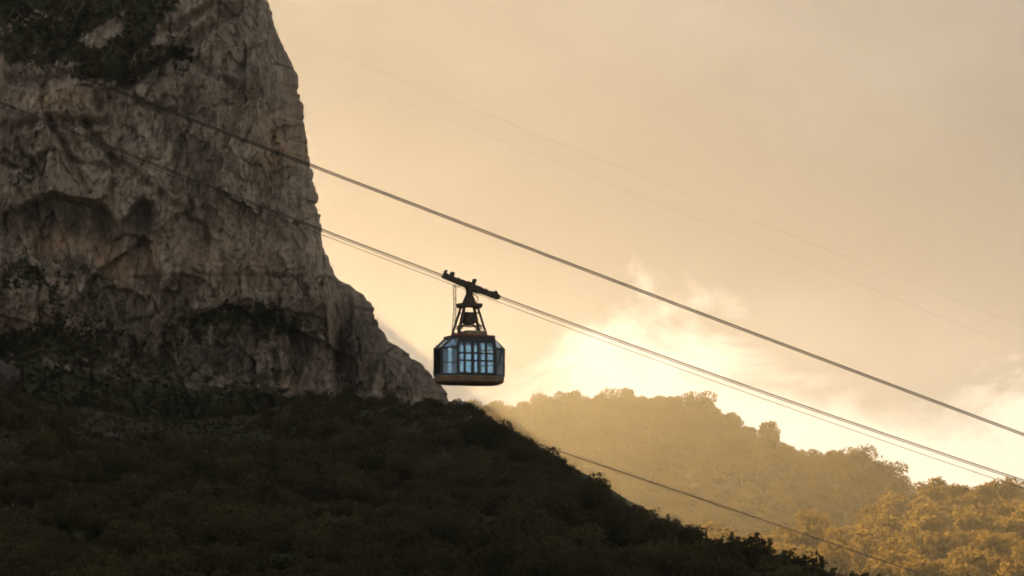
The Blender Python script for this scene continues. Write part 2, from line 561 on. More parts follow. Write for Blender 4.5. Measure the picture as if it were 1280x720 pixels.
    veg = veg + 0.25 * sstep(0.15, 0.5, fbm(px * 0.013, py * 0.013, 4, 66, 3))
    och = 0.95 * blob(78, 303, 40, 13) + 1.0 * blob(135, 322, 22, 16, .4) + 1.0 * blob(187, 318, 11, 18) + 0.9 * blob(155, 345, 20, 10) + 0.9 * blob(362, 484, 12, 14) \
        + 0.7 * blob(340, 180, 26, 36, -.2) + .35 * blob(365, 130, 16, 60) + 0.5 * blob(60, 125, 45, 16) + 0.4 * blob(30, 400, 40, 12) + 0.5 * blob(85, 420, 8, 10) + .4 * blob(520, 500, 30, 14) + .35 * blob(410, 430, 12, 50) + .3 * blob(235, 320, 30, 14) + .3 * blob(300, 330, 60, 40)
    pale = 0.8 * blob(30, 225, 46, 26) + 0.7 * blob(128, 42, 26, 12, -.5) + .7 * blob(190, 50, 22, 8, -.6) + 0.7 * blob(112, 138, 20, 10) + 0.6 * blob(205, 105, 14, 16) + .45 * blob(270, 70, 60, 50) + .4 * blob(150, 240, 50, 30) + .3 * blob(260, 300, 120, 40) + .3 * blob(240, 25, 40, 10, -.6)
    dark_amt = 0.7 * blob(60, 268, 60, 20) + 0.75 * blob(178, 277, 16, 20) + 0.55 * blob(445, 400, 26, 46) + .6 * blob(150, 392, 34, 20) + .5 * blob(240, 362, 22, 8) + .5 * blob(285, 440, 40, 30) + .3 * blob(500, 470, 40, 30, .6) + .35 * blob(310, 100, 40, 40) + 0.45 * sstep(350, 430, py + wob)  # darker in several hollows, on patches of rock and down the lower wall
    for nme, A in (('veg', veg), ('ochre', och), ('pale', pale), ('dark_tone', dark_amt)):
        attr(me, nme, pad(np.clip(A, 0, 1)))
    o = link("cliff", me)
    tag(o, "steep grey limestone cliff with ochre hollows and dark ledges", None, None, "structure")
    # places for ledge shrubs
    vis = (px > -5) & (px < 560) & (py > -5) & (py < 530) & (Dg > 0.5)
    score = np.clip(veg, 0, 1) + 1.3 * fbm(px * 0.035, py * 0.035, 2, 88, 4, 0.65)
    sel = np.argwhere(vis & (score > 0.6))
    pick = sel[rng.choice(len(sel), min(2600, len(sel)), replace=False)]
    return np.stack([Xg[pick[:, 0], pick[:, 1]], Yg[pick[:, 0], pick[:, 1]] - 0.05, Zg[pick[:, 0], pick[:, 1]]], 1)


ledge_pts = cliff_build()

# ------------------------------------------------------------------ setting: the shaded slope under the cliff
SL_D = np.array([60, 120, 200, 300, 340, 420, 500, 570, 640, 700, 900.0])
SL_PY = np.array([2100, 1230, 930, 765, 725, 662, 602, 548, 507, 488, 470.0])
CR_D = np.array([60, 120, 200, 290, 320, 345, 375, 405, 420, 460, 500, 540, 570, 600, 625, 645, 700.0])
CR_PX = np.array([2600, 2000, 1500, 1130, 1040, 985, 916, 834, 804, 756, 707, 664, 637, 605, 580, 558, 540.0])


def slope_z(x, y):
    px = ppx(x, y)
    py = np.interp(y, SL_D, SL_PY)
    # reddish rib on the left, grassy hollow beside it
    rib = np.exp(-((px - (20 + (y - 520) * -0.55)) / 62) ** 2) * sstep(380, 470, y) * sstep(640, 560, y)
    py = py - 34 * rib - 22 * sstep(120, -60, px) * sstep(400, 520, y)
    hollow = np.exp(-((px - 250) / 110) ** 2) * sstep(480, 560, y)
    py = py + 14 * hollow
    z = zat(py, y)
    xk = sstep(0, 12, (np.interp(y, CR_D, CR_PX) - px) / F * y)
    z = z + (0.35 + 1.5 * xk) * fbm(x * 0.06, y * 0.03, 0, 61, 4) + 0.35 * fbm(x * 0.25, y * 0.2, 0, 63, 3)
    z = z + 2.6 * fbm(x * 0.09, 0 * x + 3.3, 0, 67, 4) * sstep(585, 640, y)
    xc = (np.interp(y, CR_D, CR_PX) - 640) / F * y
    d = x - xc
    drop = 0.55 * (np.sqrt(np.clip(d + 1.2, 0, None) ** 2 + 1.2) - 1.1) * (d > -1.2)
    z = z - np.clip(drop, 0, None)
    return np.maximum(z, -3.0)


def heightfield(name, fn, pxs, ds, mat, label, attrs=None):
    PX, DD = np.meshgrid(pxs, ds)
    Xh = (PX - 640) / F * DD
    Zh = fn(Xh, DD)
    me = mesh_np(name, np.stack([Xh.ravel(), DD.ravel(), Zh.ravel()], 1), grid_faces(len(ds), len(pxs)), mat)
    for k, f in (attrs or {}).items():
        attr(me, k, f(Xh, DD))
    o = link(name, me)
    tag(o, label, None, None, "structure")
    return o


def redness(x, y):
    px = ppx(x, y)
    py = np.interp(y, SL_D, SL_PY)
    return np.clip(sstep(190, 40, px + 0.35 * (y - 480)) * sstep(400, 450, y) + 0.5 * np.exp(-((px - 470) / 90) ** 2 - ((y - 500) / 40) ** 2) + 0.4 * np.exp(-((px - 560) / 60) ** 2 - ((y - 560) / 30) ** 2), 0, 1)


pxs = np.concatenate([np.linspace(-3500, -60, 60)[:-1], np.linspace(-60, 1120, 330), np.linspace(1120, 2600, 40)[1:]])
ds = np.concatenate([np.linspace(60, 300, 30)[:-1], np.linspace(300, 700, 300)])
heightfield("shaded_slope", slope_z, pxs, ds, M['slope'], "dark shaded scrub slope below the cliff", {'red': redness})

# ------------------------------------------------------------------ setting: sunlit slope on the right
RC_PX = np.array([500, 780, 840, 900, 960, 1010, 1060, 1100, 1140, 1200, 1280, 1500, 2600.0])
RC_PY = np.array([750, 712, 698, 689, 685, 680, 670, 657, 640, 633, 636, 640, 650.0])
RC_D = np.array([900, 960, 990, 1020, 1050, 1090, 1150, 1210, 1260, 1290, 1300, 1320, 1400.0])


def right_z(x, y):
    px = ppx(x, y)
    pc, dc = np.interp(px, RC_PX, RC_PY), np.interp(px, RC_PX, RC_D)
    t = (y - 800) / (dc - 800)
    pyl = 775 + (pc - 775) * np.clip(t, 0, 1) ** 0.85
    z = zat(pyl, np.minimum(y, dc))
    z = np.where(y > dc, zat(pc, dc) - 0.35 * (np.sqrt((y - dc) ** 2 + 64) - 8), z)
    z = z + 2.4 * fbm(x * 0.03, y * 0.02, 0, 71, 4) + 0.6 * fbm(x * .1, y * .1, 0, 72, 2)
    return np.maximum(z, -3.0)


heightfield("sunlit_slope", right_z, np.linspace(480, 2400, 240), np.linspace(780, 1560, 150), M['hill'], "sunlit bushy slope at the lower right")

# ------------------------------------------------------------------ setting: hazy hill
HC_PX = np.array([-1600, 0, 480, 560, 600, 640, 700, 800, 860, 900, 940, 980, 1010, 1060, 1100, 1130, 1160, 1280, 1700, 3000.0])
HC_PY = np.array([530, 530, 555, 536, 526, 521, 513, 511, 515, 525, 544, 563, 577, 582, 600, 617, 632, 670, 745, 800.0])
HCD_PX = np.array([-2000, 740, 1130, 1400, 3200.0])
HCD_D = np.array([2200, 2200, 1500, 1380, 1350.0])


def hill_z(x, y):
    px = ppx(x, y)
    pc = np.interp(px, HC_PX, HC_PY)
    dc = np.interp(px, HCD_PX, HCD_D)
    t = np.clip((y - 1150) / (dc - 1150), 0, 1)
    pyl = 750 + (pc - 750) * t ** 0.9
    z = zat(pyl, np.minimum(y, dc))
    z = np.where(y > dc, zat(pc, dc) - 0.4 * (np.sqrt((y - dc) ** 2 + 900) - 30), z)
    z = z + 5.0 * fbm(x * 0.012, y * 0.006, 0, 81, 4)
    return np.maximum(z, -3.0)


heightfield("hill", hill_z, np.linspace(-1200, 2600, 240), np.linspace(1140, 2700, 160), M['hill'], "wooded hill in golden haze behind the cable car")


# ------------------------------------------------------------------ plants: shared meshes
def crown_mesh(name, mat, seed, rx, rz, n_leaf, leaf, lobes=9, base=0.25, cone=False):
    """leaf faces spread through a lumpy crown that stands on z = 0"""
    r = np.random.default_rng(seed)
    cs, rs = [], []
    for i in range(lobes):
        a = r.uniform(0, 2 * math.pi)
        rad = rx * 0.62 * math.sqrt(r.uniform(0, 1))
        h = r.uniform(base, 0.82)
        if cone:
            h = base + (0.95 - base) * i / (lobes - 1)
            rad *= 0.5 * (1.05 - h)
        cs.append((rad * math.cos(a), rad * math.sin(a), rz * h))
        rs.append(rx * r.uniform(0.30, 0.52) * ((1.35 - h) if cone else 1.0))
    cs, rs = np.array(cs), np.array(rs)
    pick = r.choice(lobes, n_leaf, p=(rs ** 2) / (rs ** 2).sum())
    u = r.normal(size=(n_leaf, 3))
    u /= np.linalg.norm(u, axis=1)[:, None]
    rad = rs[pick] * (0.55 + 0.5 * r.uniform(0, 1, n_leaf) ** 0.6)
    # ragged sprigs past the outline
    sprig = r.uniform(0, 1, n_leaf) < 0.10
    rad = np.where(sprig, rad * r.uniform(1.05, 1.35, n_leaf), rad)
    c = cs[pick] + u * rad[:, None] * np.array([1, 1, 0.85])
    c[:, 2] = np.abs(c[:, 2])
    nrm = u + r.normal(size=(n_leaf, 3)) * 0.7
    nrm /= np.linalg.norm(nrm, axis=1)[:, None]
    t1 = np.cross(nrm, r.normal(size=(n_leaf, 3)))
    t1 /= np.linalg.norm(t1, axis=1)[:, None]
    t2 = np.cross(nrm, t1)
    s = leaf * r.uniform(0.6, 1.3, n_leaf)[:, None]
    V = np.stack([c - t1 * s, c - t2 * s * 0.6, c + t1 * s, c + t2 * s * 0.6], 1).reshape(-1, 3)
    return mesh_np(name, V, np.arange(len(V)).reshape(-1, 4), mat, False)


def trunk_mesh(name, seed, h, r0, limbs=5):
    r = random.Random(seed)
    V, Fc = [], []

    def tube(pts, rads, seg=7):
        b = len(V)
        for i, (p, rr) in enumerate(zip(pts, rads)):
            d = (pts[min(i + 1, len(pts) - 1)] - pts[max(i - 1, 0)]).normalized()
            a = d.orthogonal().normalized()
            c = d.cross(a)
            for k in range(seg):
                an = 2 * math.pi * k / seg
                V.append(p + (a * math.cos(an) + c * math.sin(an)) * rr)
        for i in range(len(pts) - 1):
            for k in range(seg):
                k2 = (k + 1) % seg
                Fc.append((b + i * seg + k, b + i * seg + k2, b + (i + 1) * seg + k2, b + (i + 1) * seg + k))
    pts = [Vector((r.uniform(-.06, .06) * h * i / 4, r.uniform(-.06, .06) * h * i / 4, -0.3 + h * 0.8 * i / 4)) for i in range(5)]
    tube(pts, [r0 * (1 - 0.18 * i) for i in range(5)])
    for j in range(limbs):
        a = 2 * math.pi * (j + r.random() * .5) / limbs
        z0 = h * r.uniform(.3, .6)
        p0 = Vector((0, 0, z0))
        p2 = Vector((math.cos(a) * h * .32, math.sin(a) * h * .32, z0 + h * r.uniform(.15, .35)))
        tube([p0, p0.lerp(p2, .5) + Vector((0, 0, -.03 * h)), p2], [r0 * .45, r0 * .32, r0 * .12], 5)
    return mesh_np(name, [tuple(v) for v in V], Fc, M['bark'])


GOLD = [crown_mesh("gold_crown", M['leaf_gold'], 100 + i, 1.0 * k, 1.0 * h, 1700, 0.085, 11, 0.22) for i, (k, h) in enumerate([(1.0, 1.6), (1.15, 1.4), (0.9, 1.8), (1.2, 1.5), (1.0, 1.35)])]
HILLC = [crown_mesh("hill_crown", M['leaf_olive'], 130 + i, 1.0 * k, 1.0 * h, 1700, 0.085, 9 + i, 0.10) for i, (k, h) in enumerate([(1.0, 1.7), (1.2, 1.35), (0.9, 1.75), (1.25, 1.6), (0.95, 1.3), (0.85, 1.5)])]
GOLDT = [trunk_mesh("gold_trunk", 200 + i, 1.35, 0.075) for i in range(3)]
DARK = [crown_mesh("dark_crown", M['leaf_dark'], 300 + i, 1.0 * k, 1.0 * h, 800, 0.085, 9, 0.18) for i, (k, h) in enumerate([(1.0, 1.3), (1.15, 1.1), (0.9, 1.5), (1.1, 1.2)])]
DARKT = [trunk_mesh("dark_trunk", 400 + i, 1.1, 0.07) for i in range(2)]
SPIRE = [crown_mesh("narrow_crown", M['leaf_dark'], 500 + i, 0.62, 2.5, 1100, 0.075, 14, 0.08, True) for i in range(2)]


def plant(name, crown, trunk, loc, s, rz, label, cat, group, sz_=1.0):
    o = empty(name, loc, (0, 0, rz))
    o.scale = (s, s, s * sz_)
    link("crown", crown, o)
    if trunk:
        link("trunk", trunk, o)
    return tag(o, label, cat, group)


def scatter(name, pts, scales, meshes, label, cat=None, squash=None):
    """one mass of plants: geometry nodes put the shared crowns on a cloud of points"""
    n_ = len(pts)
    me = bpy.data.meshes.new(name)
    me.vertices.add(n_)
    me.vertices.foreach_set('co', np.asarray(pts, np.float32).ravel())
    attr(me, 'size', scales)
    attr(me, 'turn', rng.uniform(0, 6.283, n_))
    a = me.attributes.new('pick', 'INT', 'POINT')
    a.data.foreach_set('value', rng.integers(0, len(meshes), n_).astype(np.int32))
    coll = bpy.data.collections.new(name + "_source")
    for i, mm in enumerate(meshes):
        so = bpy.data.objects.new("%s_crown_%d" % (name, i), mm)
        coll.objects.link(so)
    g = bpy.data.node_groups.new(name + "_nodes", 'GeometryNodeTree')
    g.interface.new_socket("Geometry", in_out='INPUT', socket_type='NodeSocketGeometry')
    g.interface.new_socket("Geometry", in_out='OUTPUT', socket_type='NodeSocketGeometry')
    N = g.nodes.new
    gi, go = N('NodeGroupInput'), N('NodeGroupOutput')
    ci = N('GeometryNodeCollectionInfo')
    ci.inputs['Collection'].default_value = coll
    ci.inputs['Separate Children'].default_value = True
    ci.inputs['Reset Children'].default_value = True
    ip = N('GeometryNodeInstanceOnPoints')
    ip.inputs['Pick Instance'].default_value = True

    def named(nm, ty):
        q = N('GeometryNodeInputNamedAttribute')
        q.data_type = ty
        q.inputs['Name'].default_value = nm
        return [s for s in q.outputs if s.enabled][0]
    cx = N('ShaderNodeCombineXYZ')
    L = g.links.new
    L(named('turn', 'FLOAT'), cx.inputs['Z'])
    L(gi.outputs[0], ip.inputs['Points'])
    L(ci.outputs[0], ip.inputs['Instance'])
    L(named('pick', 'INT'), ip.inputs['Instance Index'])
    L(cx.outputs[0], ip.inputs['Rotation'])
    L(named('size', 'FLOAT'), ip.inputs['Scale'])
    L(ip.outputs[0], go.inputs[0])
    o = link(name, me)
    md = o.modifiers.new("scatter", 'NODES')
    md.node_group = g
    return tag(o, label, cat, None, "stuff")


def jitter_grid(px0, px1, d0, d1, step):
    """points of ground between two picture columns, spaced about `step` metres"""
    out = []
    y = d0
    while y < d1:
        xa, xb = (px0 - 640) / F * y, (px1 - 640) / F * y
        k = max(1, int((xb - xa) / step))
        x = np.linspace(xa, xb, k) + rng.uniform(-.45, .45, k) * step
        out.append(np.stack([x, y + rng.uniform(-.45, .45, k) * step], 1))
        y += step
    return np.concatenate(out)


# ------------------------------------------------------------------ plants on the shaded slope
P2 = jitter_grid(-80, 1130, 285, 655, 2.1)
zz = slope_z(P2[:, 0], P2[:, 1])
pxx = ppx(P2[:, 0], P2[:, 1])
pyy = np.interp(P2[:, 1], SL_D, SL_PY)
crest = np.interp(P2[:, 1], CR_D, CR_PX)
dens = 0.62 + 1.5 * fbm(P2[:, 0] * .09, P2[:, 1] * .06, 0, 15, 3) - 0.85 * np.exp(-((pxx - 215) / 120) ** 4 - ((pyy - 533) / 34) ** 4) + 0.9 * np.exp(-((pxx - 220) / 130) ** 4 - ((pyy - 580) / 14) ** 2) - 0.4 * sstep(170, 60, pxx + (pyy - 520) * -.3) * sstep(640, 560, pyy) - .25 * sstep(560, 500, pyy)
dens = dens + 0.9 * sstep(45, 10, np.abs(pxx - crest - 8))
keep = (rng.uniform(0, 1, len(P2)) < dens) & (pxx < crest + 40)
P2, zz, pyy = P2[keep], zz[keep], pyy[keep]
near = 0.6 + 2.0 * rng.uniform(0, 1, len(P2)) ** 2.6
near *= np.where(pyy < 545, 0.55, 1.0) * np.where(ppx(P2[:, 0], P2[:, 1]) > np.interp(P2[:, 1], CR_D, CR_PX) - 25, 0.6, 1.0)
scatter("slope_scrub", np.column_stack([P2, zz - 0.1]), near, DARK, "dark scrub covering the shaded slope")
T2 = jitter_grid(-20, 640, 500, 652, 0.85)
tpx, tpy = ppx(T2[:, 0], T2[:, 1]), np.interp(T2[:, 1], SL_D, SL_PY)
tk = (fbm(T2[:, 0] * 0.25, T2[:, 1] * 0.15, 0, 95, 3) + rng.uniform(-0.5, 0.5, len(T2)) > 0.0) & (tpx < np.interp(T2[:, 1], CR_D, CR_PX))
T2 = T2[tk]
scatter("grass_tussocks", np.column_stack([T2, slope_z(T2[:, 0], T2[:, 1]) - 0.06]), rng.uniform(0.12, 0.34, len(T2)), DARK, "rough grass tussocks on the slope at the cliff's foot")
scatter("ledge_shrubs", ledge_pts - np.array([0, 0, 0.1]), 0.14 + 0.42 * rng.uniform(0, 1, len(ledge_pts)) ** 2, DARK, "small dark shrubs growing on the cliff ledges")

# dark trees one can tell apart along the right hand end of the slope
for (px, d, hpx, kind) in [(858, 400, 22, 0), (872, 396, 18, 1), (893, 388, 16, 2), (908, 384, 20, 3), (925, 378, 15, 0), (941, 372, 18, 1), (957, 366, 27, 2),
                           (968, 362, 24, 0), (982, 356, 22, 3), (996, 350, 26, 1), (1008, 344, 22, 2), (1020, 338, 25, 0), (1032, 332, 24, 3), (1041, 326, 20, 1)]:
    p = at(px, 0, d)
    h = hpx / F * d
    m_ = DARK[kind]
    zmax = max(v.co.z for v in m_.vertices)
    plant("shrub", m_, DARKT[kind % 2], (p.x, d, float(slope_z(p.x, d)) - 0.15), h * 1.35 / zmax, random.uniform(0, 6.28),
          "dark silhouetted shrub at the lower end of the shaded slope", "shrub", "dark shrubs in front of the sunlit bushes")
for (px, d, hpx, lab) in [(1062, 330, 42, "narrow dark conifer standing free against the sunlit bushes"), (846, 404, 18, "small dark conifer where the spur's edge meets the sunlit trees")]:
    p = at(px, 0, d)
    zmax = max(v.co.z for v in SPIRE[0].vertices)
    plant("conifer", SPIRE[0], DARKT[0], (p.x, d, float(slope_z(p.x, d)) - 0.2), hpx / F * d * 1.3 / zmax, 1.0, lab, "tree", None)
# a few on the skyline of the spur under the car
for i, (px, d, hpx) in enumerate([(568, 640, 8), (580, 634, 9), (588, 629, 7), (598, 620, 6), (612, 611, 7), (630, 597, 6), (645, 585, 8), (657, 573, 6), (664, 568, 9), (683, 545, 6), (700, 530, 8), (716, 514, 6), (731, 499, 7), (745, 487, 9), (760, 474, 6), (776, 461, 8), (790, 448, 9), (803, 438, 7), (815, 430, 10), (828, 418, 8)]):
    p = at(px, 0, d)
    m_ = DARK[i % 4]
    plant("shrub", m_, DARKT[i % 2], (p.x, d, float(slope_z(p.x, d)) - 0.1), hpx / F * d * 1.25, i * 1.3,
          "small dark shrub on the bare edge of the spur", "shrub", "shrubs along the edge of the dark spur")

# ------------------------------------------------------------------ pale boulders on the reddish rib
def rock_mesh(seed, sx_, sy_, sz_):
    bm = bmesh.new()
    bmesh.ops.create_icosphere(bm, subdivisions=4, radius=1.0)
    r = np.random.default_rng(seed)
    pl = r.normal(size=(9, 3))
    pl /= np.linalg.norm(pl, axis=1)[:, None]
    off = r.uniform(.55, .85, 9)
    for v in bm.verts:
        c = np.array(v.co)
        for k in range(9):                     # chip flat facets off the stone
            e = c @ pl[k] - off[k]
            if e > 0:
                c = c - pl[k] * e
        c = c * (1 + 0.30 * float(fbm(c[0] * 1.6 + seed, c[1] * 1.6, c[2] * 1.6, seed, 4, 0.6)))
        v.co = Vector((c[0] * sx_, c[1] * sy_, c[2] * sz_))
    me = bpy.data.meshes.new("boulder")
    bm.to_mesh(me)
    bm.free()
    me.materials.append(M['rock'])
    return me


for i, (px, py, w_, h_, lab) in enumerate([
        (10, 476, 30, 46, "tall grey rock outcrop at the left edge above the reddish rib"),
        (84, 538, 24, 16, "pale tan boulder lying at the head of the dark hollow"),
        (140, 546, 22, 9, "low flat grey boulder right of the pale tan one"),
        (52, 512, 10, 8, "little tan stone up the rib from the pale boulder"),
        (112, 616, 16, 7, "flat grey slab at the foot of the reddish rib"),
        (14, 560, 12, 7, "small tan stone near the left edge on the reddish rib"),
        (122, 522, 11, 10, "grey stone standing above the low flat boulder")]):
    # find the slope point seen at that pixel
    dd = np.linspace(330, 645, 600)
    xx = (px - 640) / F * dd
    hit = np.argmax(slope_z(xx, dd) >= zat(py + h_ * .3, dd))
    d = float(dd[hit]) if hit else 560.0
    k = d / F
    o = link("boulder", rock_mesh(40 + i, w_ * k * .6, w_ * k * .5, h_ * k * .65))
    o.location = ((px - 640) / F * d, d - 0.2, float(zat(py, d)))
    o.rotation_euler = (0, 0, i)
    tag(o, lab, "boulder", "stones on the reddish rib")

# ------------------------------------------------------------------ trees on the sunlit slope
Q = jitter_grid(700, 1330, 860, 1420, 9.5)
qz = right_z(Q[:, 0], Q[:, 1])
qpx = ppx(Q[:, 0], Q[:, 1])
qd = np.interp(qpx, RC_PX, RC_D)
ok = (Q[:, 1] < qd + 25) & (qpx > 820) & (rng.uniform(0, 1, len(Q)) < 0.93)
Q, qz, qd = Q[ok], qz[ok], qd[ok]
order = np.argsort(Q[:, 1])


def right_label(x, y, dc):
    px = ppx(x, y)
    if y > dc - 45 and px > 1110:
        return "golden-rimmed tree along the right slope's skyline under the carrying cable", "tree", "trees on the right slope's skyline"
    if px < 960:
        return "glowing bushy tree between the dark shrubs and the hazy hill", "tree", "glowing trees behind the dark shrubs"
    if px < 1080:
        return "rim-lit bushy tree where the low cable crosses the sunlit slope", "tree", "rim-lit trees beside the low cable"
    if y < 1000:
        return "large rim-lit bushy tree at the bottom right of the sunlit slope", "tree", "nearest trees of the sunlit slope"
    return "golden bushy tree halfway up the sunlit slope on the right", "tree", "trees halfway up the sunlit slope"


for j, i in enumerate(order[:300]):
    k = j % 5
    s = random.choice([2.8, 3.4, 4.0, 4.6, 5.6])
    plant("bushy_tree", GOLD[k], GOLDT[k % 3], (float(Q[i, 0]), float(Q[i, 1]), float(qz[i]) - 0.3), s, random.uniform(0, 6.28),
          *right_label(Q[i, 0], Q[i, 1], qd[i]), random.uniform(.75, 1.05))
rest = order[300:]
if len(rest):
    scatter("slope_wood", np.column_stack([Q[rest], qz[rest] - .3]), rng.uniform(2.8, 5.2, len(rest)), GOLD, "golden wood covering the sunlit slope")
for (px, d, s, lab) in [(1158, 1275, 5.4, "taller rounded tree standing up from the right slope's skyline"),
                        (1262, 1300, 4.6, "small round tree at the right end of the skyline under the cables"),
                        (886, 1000, 4.2, "round glowing bush just above the dark shrubs' left end"),
                        (1006, 1060, 4.6, "pointed glowing bush where the low cable crosses the sunlit slope")]:
    p = at(px, 0, d)
    plant("bushy_tree", GOLD[2], GOLDT[0], (p.x, d, float(right_z(p.x, d)) - .3), s, px, lab, "tree", None)

# ------------------------------------------------------------------ trees on the hazy hill
H = jitter_grid(520, 1290, 1240, 2240, 9.0)
hz = hill_z(H[:, 0], H[:, 1])
hdc = np.interp(ppx(H[:, 0], H[:, 1]), HCD_PX, HCD_D)
ok = (rng.uniform(0, 1, len(H)) < 0.92) & (H[:, 1] < hdc + 40)
H, hz, hdc = H[ok], hz[ok], hdc[ok]
hpx = ppx(H[:, 0], H[:, 1])
sky_ = (H[:, 1] > hdc - 45) & (hpx > 585) & (hpx < 1150)
idx = np.argwhere(sky_).ravel()


def hill_label(px):
    if px < 665:
        return "tree on the hazy hill's skyline just below the cable car", "tree", "skyline trees below the cable car"
    if px < 860:
        return "round-crowned tree on the flat top of the hazy hill", "tree", "trees on the hazy hill's top"
    return "round-crowned tree on the falling shoulder of the hazy hill", "tree", "trees on the hazy hill's shoulder"


for j, i in enumerate(idx[:290]):
    k = j % 5
    plant("hill_tree", HILLC[j % 6], GOLDT[k % 3], (float(H[i, 0]), float(H[i, 1]), float(hz[i]) - .4), random.choice([3.6, 4.2, 4.8, 5.4, 6.6]) * (0.62 + 0.38 * (hdc[i] - 1380) / 820), random.uniform(0, 6.28),
          *hill_label(hpx[i]), random.uniform(.8, 1.1))
more = np.setdiff1d(np.arange(len(H)), idx[:290])
scatter("hill_wood", np.column_stack([H[more], hz[more] - .4]), rng.uniform(3.4, 5.8, len(more)) * (0.68 + 0.32 * (H[more, 1] - 1240) / 1000), HILLC, "hazy wood covering the golden hill")
for (px, s, lab) in [(1068, 6.2, "big domed tree on the hazy hill's falling skyline"), (1102, 6.0, "last big domed tree low on the hazy hill's skyline"), (872, 7.0, "round tree where the hazy hill's skyline starts to fall")]:
    d = float(np.interp(px, HCD_PX, HCD_D)) - 5
    p = at(px, 0, d)
    plant("hill_tree", HILLC[1], GOLDT[1], (p.x, d, float(hill_z(p.x, d)) - .4), s, px, lab, "tree", None)

# ------------------------------------------------------------------ cables
YAW = R(22.0)
CAR_D = 234.0
CAR_PX = 586.5
PPM = F / CAR_D                                  # pixels per metre at the car
car_base = at(CAR_PX, 480.0, CAR_D)


def line_depth(px, off=0.0):
    """depth of a line running parallel to the car's cable"""
    k = math.tan(YAW)
    return (CAR_D + off - k * car_base.x) / (1 - k * (px - 640.0) / F)


def tube_np(pts, r, seg=6):
    V, Fc = [], []
    for i, p in enumerate(pts):
        d = (pts[min(i + 1, len(pts) - 1)] - pts[max(i - 1, 0)]).normalized()
        a = d.cross(Vector((0, 0, 1))).normalized()
        b = d.cross(a)
        for k in range(seg):
            an = 2 * math.pi * k / seg
            V.append(tuple(p + (a * math.cos(an) + b * math.sin(an)) * r))
    for i in range(len(pts) - 1):
        for k in range(seg):
            k2 = (k + 1) % seg
            Fc.append((i * seg + k, i * seg + k2, (i + 1) * seg + k2, (i + 1) * seg + k))
    return V, Fc


def cable(name, marks, r, label, group, off=0.0, depth=None, dz=0.0, dy=0.0):
    """wire rope measured from points in the photograph, with its slight sag"""
    mx, my = np.array([m[0] for m in marks], float), np.array([m[1] for m in marks], float)
    co = np.polyfit(mx, my, 2)
    pts = []
    for px in np.linspace(-900, 2100, 61):
        py = np.polyval(co, px)
        d = depth if depth else line_depth(px, off)
        p = at(px, py, d)
        pts.append(p + Vector((0, dy, dz)))
    V, Fc = tube_np(pts, r)
    o = link(name, mesh_np(name, V, Fc, M['cable']))
    return tag(o, label, "cable", group)


MA = [(0, 55), (100, 95), (220, 141), (385, 206), (640, 300.5), (960, 421), (1280, 543)]
MB = [(150, 188), (300, 245), (405, 287.5), (500, 324.5), (586, 357), (640, 377), (820, 441), (1000, 504), (1280, 601)]
MH = [(150, 194), (300, 251), (405, 293.5), (500, 331), (586, 365), (640, 384), (820, 449), (1000, 513), (1280, 611)]
ME = [(677, 557), (820, 604), (964, 653), (1029, 677), (1163, 721)]
MC = [(367, 48), (627, 148), (886, 256), (1280, 408)]
MD = [(374, 74), (679, 200), (923, 293), (1280, 438)]
cable("track_cable", MA, 0.030, "upper strand of the top dark cable pair crossing above the car", "track cables", off=-12)
cable("track_cable", MA, 0.028, "lower strand of the top dark cable pair crossing above the car", "track cables", off=-12, dz=-0.085, dy=0.05)
cable("track_cable", MB, 0.028, "dark cable that the car's wheels run on", "track cables")
cable("track_cable", MB, 0.020, "strand close beneath the cable that carries the car", "track cables", dz=-0.085, dy=0.12)
cable("haul_rope", MH, 0.014, "thin pale rope hanging just under the car's carrying cable", "haul ropes", dy=0.2)
cable("haul_rope", ME, 0.10, "low dark cable crossing the golden hill below the car", "haul ropes", depth=690.0)
cable("distant_cable", MC, 0.009, "faint upper cable of the two high up in the sky", "faint distant cables", depth=780.0)
cable("distant_cable", MD, 0.009, "faint lower cable of the two high up in the sky", "faint distant cables", depth=770.0)

# ------------------------------------------------------------------ the cable car
car = empty("cable_car", car_base, (0, 0, YAW))
tag(car, "dark cable car with blue windows, ochre skirt and red-brown roof on its carriage", "cable car")


